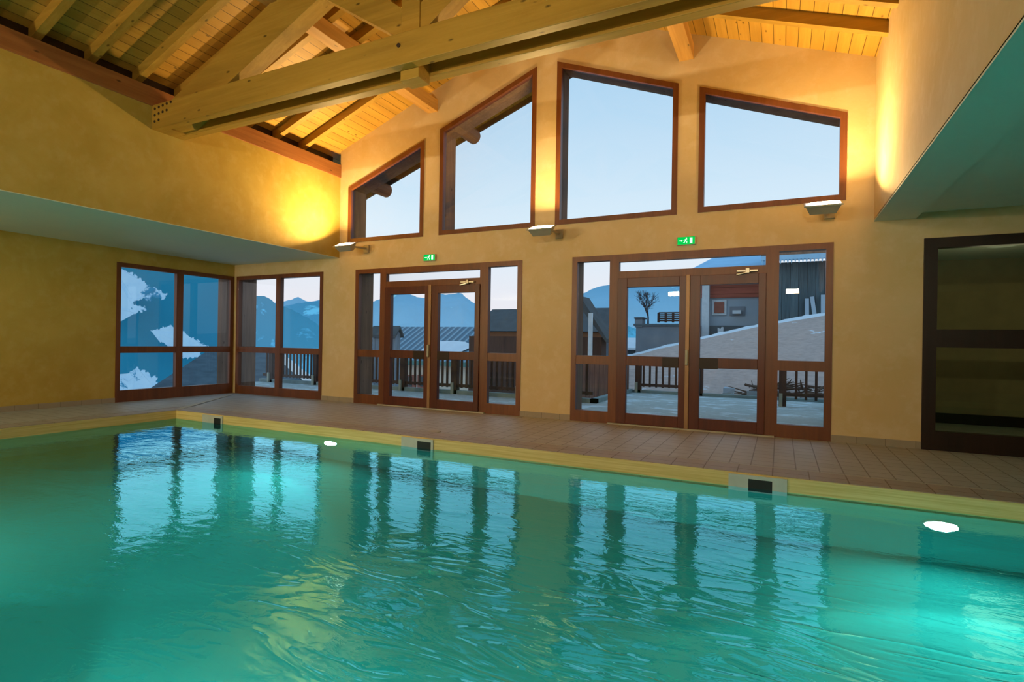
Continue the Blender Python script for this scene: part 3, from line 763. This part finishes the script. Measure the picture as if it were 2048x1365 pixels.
# stone shed with parapet, chimney and lattice fence
ys = 26
s0, s1 = P3(1272, 652, ys), P3(1388, 650, ys)
e = empty('rendered_shed', ((s0.x+s1.x)/2, ys+1, -2), 'flat-topped grey rendered shed behind the hillside track', 'shed')
MB().box(s0.x, s1.x, ys, ys+1.3, -3, P3(1300, 652, ys).z).build('wall', 'concrete', e)
MB().box(s0.x-.1, s1.x+.1, ys-.1, ys+1.4, P3(1300, 652, ys).z, P3(1300, 648, ys).z).build('coping', 'darkwall', e)
q = P3(1277, 655, ys); q1 = P3(1285, 638, ys)
c_ = MB().box(P3(1270, 650, ys).x, q1.x, ys-.05, ys+.6, q.z, q1.z).build('chimney', 'concrete', e)
MB().box(P3(1269, 650, ys).x, q1.x+.06, ys-.1, ys+.65, q1.z, q1.z+.07).build('chimney_cap', 'slate', c_)
f0, f1 = P3(1317, 648, ys+.5), P3(1376, 628, ys+.5)
e = empty('lattice_fence', ((f0.x+f1.x)/2, ys+.5, f0.z), 'dark slatted fence standing on the grey shed roof', 'fence')
o = MB()
for k in range(5):
    z = f0.z+.12+(f1.z-f0.z)*(k+.3)/5; o.beam((f0.x, ys+.5, z), (f1.x, ys+.5, z), .05, .07)
o.build('slats', 'outwood', e)
for k in range(5):
    x = f0.x+(f1.x-f0.x)*k/4; MB().box(x-.05, x+.05, ys+.45, ys+.55, f0.z+.06, f1.z+.05).build('post', 'outwood', e)
q = P3(1262, 690, 30)
e = gable_house('village_house', q.x-3.2, P3(1283, 690, 30).x, 30, 34, -3, P3(1260, 699, 30).z, P3(1260, 680, 32).z, 'blueplank', 'snow', 'small far house with a snowy roof between the cabin and the grey shed', over=.15)
# bare tree
def tree(base, h, label, seed, lean=0):
    random.seed(seed)
    e = empty('bare_tree', base, label, 'tree')
    tr, tw = MB(), MB()
    def br(p, d, ln, r, lv):
        q = p+d*ln
        (tr if lv < 2 else tw).cyl(p, q, r, 6 if lv < 2 else 4, r*.7)
        if lv >= 5: return
        for _ in range(3 if lv else 5):
            nd = (d+Vector((random.uniform(-1, 1), random.uniform(-1, 1), random.uniform(-.35, .7)))*.8).normalized()
            br(q, nd, ln*random.uniform(.62, .82), r*.6, lv+1)
    br(Vector(base), Vector((lean, 0, 1)).normalized(), h*.24, h*.022, 0)
    tr.build('trunk', 'bark', e); tw.build('branches', 'bark', e)
b = P3(1296, 652, ys+5.5)
tree((b.x, b.y, b.z-.2), 3.0, 'bare leafless tree behind the grey shed', 3)
# hill with the snowy track edge
HL = [(1235, 716), (1262, 712), (1290, 706), (1320, 697), (1360, 689), (1395, 680), (1430, 672), (1470, 663), (1515, 653), (1560, 645), (1600, 638), (1649, 630), (1720, 618), (1850, 600)]
def lerp_pts(P, u):
    for (a, b_), (c__, d_) in zip(P, P[1:]):
        if a <= u <= c__: return b_+(d_-b_)*(u-a)/(c__-a)
    return P[0][1] if u < P[0][0] else P[-1][1]
o = MB(); NU, NV = 70, 26; vs = []
for i in range(NU+1):
    u = 1235+(1850-1235)*i/NU
    tp = P3(u, lerp_pts(HL, u), 22.5)
    x0_ = tp.x*.62-1.0+(.6 if u > 1500 else 0)
    bt = Vector((min(tp.x*.62-.6, 30), YT2+.2, -.35))
    for j in range(NV+1):
        f = j/NV; p_ = bt.lerp(tp, f)
        nz = noise.noise(Vector((p_.x*.9, p_.y*.9, 0)))*.10+noise.noise(Vector((p_.x*3, p_.y*3, 5)))*.04
        p_.z += nz*math.sin(PI*f)+.25*math.sin(PI*f)
        vs.append(p_)
o.add(vs, [(i*(NV+1)+j, (i+1)*(NV+1)+j, (i+1)*(NV+1)+j+1, i*(NV+1)+j+1) for i in range(NU) for j in range(NV)])
tag(o.build('hillside', 'hill', smooth=True), 'bare brown hillside rising behind the right terrace with patches of snow', 'hill', kind='structure')
o = MB(); vs = []
for i in range(NU+1):
    u = 1235+(1850-1235)*i/NU; tp = P3(u, lerp_pts(HL, u), 22.5)
    h_ = .10+.05*noise.noise(Vector((i*.5, 0, 0)))
    for q_ in ((0, -.25, -.10), (0, -.1, h_*.7), (0, .4, h_), (0, 1.6, h_-.05)): vs.append(tp+Vector(q_))
o.add(vs, [(i*4+j, (i+1)*4+j, (i+1)*4+j+1, i*4+j+1) for i in range(NU) for j in range(3)])
tag(o.build('snow_bank', 'snow', smooth=True), 'white line of snow along the top of the brown hillside', 'snow', kind='stuff')
for (u, v, sx, sz) in ((1472, 771, .30, .03), (1455, 793, .2, .03), (1580, 648, .3, .05), (1636, 652, .5, .1), (1480, 745, .15, .02)):
    pass
# big house behind the hill
yh = 27.5
h0, h1 = P3(1390, 600, yh), P3(1532, 600, yh)
ze = P3(1460, 566, yh).z
e = empty('shuttered_house', ((h0.x+h1.x)/2, yh+3, 0), 'grey house with red timber cladding and a red shutter behind the hillside', 'building')
ztop = P3(1460, 540, yh).z
MB().box(h0.x, h1.x, yh, yh+3, 0, P3(1460, 596, yh).z).build('wall', 'greywall', e)
MB().box(h0.x, h1.x, yh-.12, yh+3, P3(1460, 596, yh).z, ztop).build('timber_cladding', 'redplank', e)
MB().box(h0.x, h1.x, yh-.14, yh, 0, P3(1460, 652, yh).z).build('base_wall', 'darkwall', e)
rl, rr = P3(1381, 538, yh-1).x, P3(1532, 538, yh-1).x
zr0, zr1 = P3(1460, 541, yh-1.2).z, P3(1460, 500, yh+4).z
MB().add([(rl-.2, yh-1.2, zr0), (rr+.4, yh-1.2, zr0+.1), (rr-.2, yh+4, zr1), (rl+1.2, yh+4, zr1), (rl-.2, yh-1.2, zr0-.15), (rr+.4, yh-1.2, zr0-.05)], [(0, 1, 2, 3), (4, 5, 1, 0)]).build('roof', 'blueroof', e)
q = P3(1412, 600, yh-.3)
MB().box(P3(1405, 600, yh-.3).x, P3(1419, 600, yh-.3).x, yh-.5, yh-.1, 0, ztop).build('pillar', 'white', e)
q0, q1 = P3(1424, 631, yh-.1), P3(1453, 600, yh-.1)
w = MB().box(q0.x, q1.x, yh-.08, yh, q0.z, q1.z).build('window_surround', 'white', e)
MB().box(q0.x+.1, q1.x-.1, yh-.12, yh-.06, q0.z+.1, q1.z-.1).build('shutter', 'redshutter', w)
q0, q1 = P3(1459, 632, yh-.1), P3(1490, 613, yh-.1)
w = MB().box(q0.x, q1.x, yh-.05, yh, q0.z, q1.z).build('niche', 'concrete', e)
q0, q1 = P3(1465, 628, yh-.3), P3(1482, 621, yh-.3)
MB().box(q0.x, q1.x, yh-.35, yh-.05, q0.z, q1.z).build('flower_box', 'white', e)
q = P3(1441, 661, yh-.4)
tag(MB().prism([(q.x-.12, q.z-.14), (q.x+.12, q.z-.14), (q.x+.13, q.z+.14), (q.x+.05, q.z+.16), (q.x, q.z+.06), (q.x-.13, q.z+.12)], 1, yh-.42, yh-.36).build('white_sack', 'white'), 'small white sack hanging before the dark base of the shuttered house', 'sack')
# plank barn at the right with hanging icicle edge
yb_ = 24.5
b0, b1 = P3(1549, 600, yb_), P3(1760, 600, yb_)
zt = P3(1600, 524, yb_).z
e = empty('plank_barn', ((b0.x+b1.x)/2, yb_+3, 1), 'tall dark plank barn with a snowy eave above the hillside at the right', 'barn')
MB().box(b0.x, b1.x, yb_, yb_+2.6, 0, zt).build('wall', 'blueplank', e)
o = MB(); o.box(b0.x-.5, b1.x+.5, yb_-.7, yb_-.45, zt+.02, zt+.20)
x = b0.x-.5
while x < b1.x+.5:
    o.prism([(x, zt+.04), (x+.09, zt+.04), (x+.045, zt-.10-.06*random.random())], 1, yb_-.68, yb_-.62); x += .13
o.build('icicle_edge', 'blueroof', e)
MB().prism([(yb_-.7, zt+.2), (yb_+2.9, zt+1.1), (yb_+2.9, zt+1.3), (yb_-.7, zt+.4)], 0, b0.x-.5, b1.x+.5).build('roof', 'lining', e)
for k, (u, du) in enumerate(((1614, 8), (1630, 2), (1646, 8))):
    q = P3(u, 636, yb_-.5); t2 = P3(u+du-8, 598-4*k, yb_-.1)
    tag(MB().beam((q.x, yb_-.5, q.z), (t2.x, yb_-.06, t2.z), .14, .04, (0, 1, 0)).build('leaning_board', 'greywall'), 'pale board leaning against the dark plank barn', 'board', 'pale boards leaning on the plank barn')
# brush pile near the right terrace
random.seed(5)
c0 = P3(1512, 783, 14.6)
e = empty('brush_pile', (c0.x+.6, 14.9, -.2), 'pile of brown cut branches and stones beyond the right railing', 'brush pile')
o = MB()
for k in range(90):
    a = Vector((c0.x+random.uniform(-.35, 1.9), 14.6+random.uniform(-.4, .6), -.15+random.uniform(0, .42)))
    d = Vector((random.uniform(-1, 1), random.uniform(-.4, .4), random.uniform(-.1, .25))).normalized()
    o.cyl(a, a+d*random.uniform(.25, .7), random.uniform(.008, .05), 5, .006)
o.build('branches', 'twig', e)
o = MB()
for k in range(14):
    a = Vector((c0.x+random.uniform(-.9, 2.0), 14.5+random.uniform(-.3, .6), -.2+random.uniform(0, .25)))
    r = random.uniform(.08, .2)
    vs = [(a.x+r*sx*random.uniform(.7, 1), a.y+r*sy*random.uniform(.7, 1), a.z+r*.7*sz*random.uniform(.7, 1)) for sz in (-1, 1) for sy in (-1, 1) for sx in (-1, 1)]
    o.add(vs, [(0, 2, 3, 1), (4, 5, 7, 6), (0, 1, 5, 4), (2, 6, 7, 3), (0, 4, 6, 2), (1, 3, 7, 5)])
o.build('stones', 'greywall', e)
# village ground
tag(MB().add([(-15, YT1+.3, G), (60, YT1+.3, G), (60, 90, G-2), (-48, 90, G-2)], [(0, 1, 2, 3)]).build('floor_village', 'snow'), 'snowy ground of the village below', kind=K)
tag(MB().add([(XT-.05, YT2+.3, -.5), (40, YT2+.3, -.5), (40, 60, 3), (-14, 60, -2), (-5, 22, -1.5)], [(0, 1, 2, 3, 4)]).build('floor_hill_base', 'hill'), 'ground under the hillside', kind=K)

# ================================================================= MOUNTAINS
def ridge(nm, P, R, vb, mat, label, jag=1.5, n=90, seed=0, near=.62, rows=14):
    u0, u1 = P[0][0], P[-1][0]; o = MB(); vs = []
    for i in range(n+1):
        u = u0+(u1-u0)*i/n
        v = lerp_pts(P, u)+jag*noise.noise(Vector((u*.09, seed, 0)))+jag*.6*noise.noise(Vector((u*.33, seed, 2)))
        tp = far(u, v, R); bt = far(u, vb, R*near)
        for j in range(rows+1):
            f = j/rows; p_ = tp.lerp(bt, f)
            k_ = math.sin(PI*f)*R*.03
            p_ += Vector((0, 0, 1))*noise.noise(Vector((p_.x, p_.y, p_.z))*(9/R)+Vector((seed, 0, 0)))*k_
            vs.append(p_)
    m = rows+1
    o.add(vs, [(i*m+j, (i+1)*m+j, (i+1)*m+j+1, i*m+j+1) for i in range(n) for j in range(rows)])
    return tag(o.build(nm, mat, smooth=True), label, 'mountain')
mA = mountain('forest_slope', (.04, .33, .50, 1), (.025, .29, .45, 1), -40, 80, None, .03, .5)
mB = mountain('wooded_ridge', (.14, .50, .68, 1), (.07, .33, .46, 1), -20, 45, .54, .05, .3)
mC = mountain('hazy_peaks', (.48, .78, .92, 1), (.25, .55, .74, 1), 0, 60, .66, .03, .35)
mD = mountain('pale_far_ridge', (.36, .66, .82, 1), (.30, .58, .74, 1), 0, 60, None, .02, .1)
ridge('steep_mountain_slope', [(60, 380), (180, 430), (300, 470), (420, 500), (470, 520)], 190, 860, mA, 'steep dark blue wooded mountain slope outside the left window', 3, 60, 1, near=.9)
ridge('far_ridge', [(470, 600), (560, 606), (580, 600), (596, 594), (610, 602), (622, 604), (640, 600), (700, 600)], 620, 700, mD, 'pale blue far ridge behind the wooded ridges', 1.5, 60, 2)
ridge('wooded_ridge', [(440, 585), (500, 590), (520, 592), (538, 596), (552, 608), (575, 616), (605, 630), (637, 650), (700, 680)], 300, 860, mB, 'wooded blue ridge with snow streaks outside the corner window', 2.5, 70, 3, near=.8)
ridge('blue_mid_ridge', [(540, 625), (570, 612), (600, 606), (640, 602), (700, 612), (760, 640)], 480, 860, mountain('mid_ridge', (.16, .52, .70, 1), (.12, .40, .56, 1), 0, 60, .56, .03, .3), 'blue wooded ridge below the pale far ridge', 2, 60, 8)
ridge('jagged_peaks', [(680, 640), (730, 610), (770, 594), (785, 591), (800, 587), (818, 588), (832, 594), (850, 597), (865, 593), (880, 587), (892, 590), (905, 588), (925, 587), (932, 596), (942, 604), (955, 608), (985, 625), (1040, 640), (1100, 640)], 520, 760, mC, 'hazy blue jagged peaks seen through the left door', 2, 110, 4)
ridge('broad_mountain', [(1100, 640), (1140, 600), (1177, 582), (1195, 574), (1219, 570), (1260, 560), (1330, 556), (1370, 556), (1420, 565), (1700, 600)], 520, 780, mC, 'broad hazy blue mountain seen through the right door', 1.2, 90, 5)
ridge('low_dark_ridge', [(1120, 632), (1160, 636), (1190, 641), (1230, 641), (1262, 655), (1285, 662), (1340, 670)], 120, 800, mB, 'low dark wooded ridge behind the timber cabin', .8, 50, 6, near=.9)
# snow fields on the steep slope, jagged outlines lying on the slope
def slope_point(u, v, off):
    # slope surface between R=190 at the top and 171 at v=860
    for R in [190-.25*i for i in range(100)]:
        vt = lerp_pts([(60, 380), (180, 430), (300, 470), (420, 500), (470, 520)], u)
        f = (190-R)/19.0
        tp = far(u, vt, 190); bt = far(u, 860, 171); p_ = tp.lerp(bt, min(f, 1))
        q_ = far(u, v, R)
        if q_.z >= p_.z: return far(u, v, R-off)
    return far(u, v, 172)
def snowfield(pts, label, seed):
    out = []
    for i in range(len(pts)):
        a = Vector(pts[i]); b_ = Vector(pts[(i+1) % len(pts)]); n = max(1, int((b_-a).length/1.0))
        for k in range(n):
            p_ = a.lerp(b_, k/n); p_ += Vector((noise.noise(Vector((p_.x*.2, p_.y*.2, seed)))*5+noise.noise(Vector((p_.x*.9, p_.y*.9, seed)))*3, noise.noise(Vector((p_.x*.2, p_.y*.2, seed+9)))*5+noise.noise(Vector((p_.x*.9, p_.y*.9, seed+9)))*3))
            out.append(slope_point(p_.x, p_.y, 9))
    o = MB().add(out, [tuple(range(len(out)))])
    ob = o.build('snow_field', 'snowfar'); bm = bmesh.new(); bm.from_mesh(ob.data); bmesh.ops.triangulate(bm, faces=bm.faces, ngon_method='EAR_CLIP'); bm.to_mesh(ob.data); bm.free()
    tag(ob, label, 'snow field')
def farsnow():
    k = NT('far_snow'); p = k.pos(); n = k.noise(p, .12, 8, .7, .6); n2 = k.noise(p, .5, 4)
    c = k.mix(n2, (.42, .70, .92, 1), (.60, .86, 1, 1))
    return k.prin(k.mix(k.ramp(n, [(.56, (0, 0, 0)), (.60, (1, 1, 1))]), c, (.05, .30, .50, 1)), 1, None, 0)
M['snowfar'] = farsnow()
snowfield([(225, 528), (243, 538), (262, 546), (285, 562), (305, 575), (334, 590), (330, 598), (306, 594), (300, 603), (285, 598), (268, 603), (262, 611), (290, 613), (291, 622), (270, 627), (252, 632), (243, 642), (225, 645)], 'snow field high on the steep slope at the left of the left window', 1)
snowfield([(302, 661), (320, 657), (340, 652), (352, 656), (372, 668), (395, 682), (414, 692), (420, 700), (352, 703), (340, 694), (330, 686), (322, 688), (316, 672)], 'snow field in a diagonal band across the steep slope behind the window mullion', 2)
snowfield([(225, 752), (248, 750), (256, 762), (260, 744), (278, 746), (274, 736), (298, 746), (302, 754), (316, 756), (312, 768), (300, 790), (225, 790)], 'snow field at the bottom of the left window', 3)
snowfield([(350, 702), (380, 706), (405, 700), (400, 712), (380, 718), (352, 712)], 'small snow patch just above the dark house roof', 4)
# snow bank right of the dark house roof (corner window)
o = MB(); pp = [(556, 690), (575, 715), (592, 728), (608, 742), (625, 752), (640, 760), (640, 790), (556, 790)]
o.add([far(u, v, 60) for u, v in pp]+[far(u, v+4, 52) for u, v in pp], [tuple(range(8)), tuple(range(15, 7, -1))]+[(i, (i+1) % 8, 8+(i+1) % 8, 8+i) for i in range(8)])
tag(o.build('snow_slope', 'snow'), 'bright snow slope behind the pickets outside the corner window', 'snow')

# ================================================================= WORLD
w = bpy.data.worlds.new('dusk_sky'); S.world = w; w.use_nodes = True; nt = w.node_tree; nt.nodes.clear()
out = nt.nodes.new('ShaderNodeOutputWorld'); bg = nt.nodes.new('ShaderNodeBackground'); tc = nt.nodes.new('ShaderNodeTexCoord')
sp = nt.nodes.new('ShaderNodeSeparateXYZ'); rp = nt.nodes.new('ShaderNodeValToRGB')
el = rp.color_ramp.elements
while len(el) < 6: el.new(.5)
for i, (p_, c_) in enumerate([(0, (.30, .40, .46, 1)), (.495, (.40, .45, .50, 1)), (.53, (.80, .77, .81, 1)), (.60, (.66, .79, .88, 1)), (.71, (.42, .63, .81, 1)), (1, (.2, .4, .66, 1))]):
    el[i].position = p_; el[i].color = c_
mr = nt.nodes.new('ShaderNodeMapRange'); mr.inputs[1].default_value = -1; mr.inputs[2].default_value = 1
nt.links.new(tc.outputs['Generated'], sp.inputs[0]); nt.links.new(sp.outputs[2], mr.inputs[0]); nt.links.new(mr.outputs[0], rp.inputs[0])
nt.links.new(rp.outputs[0], bg.inputs[0]); bg.inputs[1].default_value = 1.15; nt.links.new(bg.outputs[0], out.inputs[0])

# ================================================================= CAMERA
cam = bpy.data.cameras.new('camera'); co = bpy.data.objects.new('camera', cam); COL.objects.link(co)
cam.sensor_width = 36; cam.sensor_fit = 'HORIZONTAL'; cam.lens = FPX*36/2048; cam.shift_y = (CY-682.5)/2048
cam.clip_end = 3000; cam.clip_start = .05
R0 = Vector((math.cos(YAW), math.sin(YAW), 0)); U0 = Vector((0, 0, 1)); F0 = Vector((-math.sin(YAW), math.cos(YAW), 0))
x = R0*math.cos(ROLL)+U0*math.sin(ROLL); y = -R0*math.sin(ROLL)+U0*math.cos(ROLL)
m = Matrix((x, y, -F0)).transposed().to_4x4(); m.translation = Vector((0, 0, H)); co.matrix_world = m
S.camera = co
S.view_settings.view_transform = 'Standard'; S.view_settings.look = 'None'; S.view_settings.exposure = 0
try:
    S.cycles.use_denoising = True; S.cycles.sample_clamp_indirect = 6; S.cycles.max_bounces = 8
    S.cycles.transparent_max_bounces = 16; S.cycles.caustics_reflective = False; S.cycles.caustics_refractive = True
    S.cycles.diffuse_bounces = 5
except Exception: pass
for o in bpy.data.objects:
    if '_loc' in o: del o['_loc']
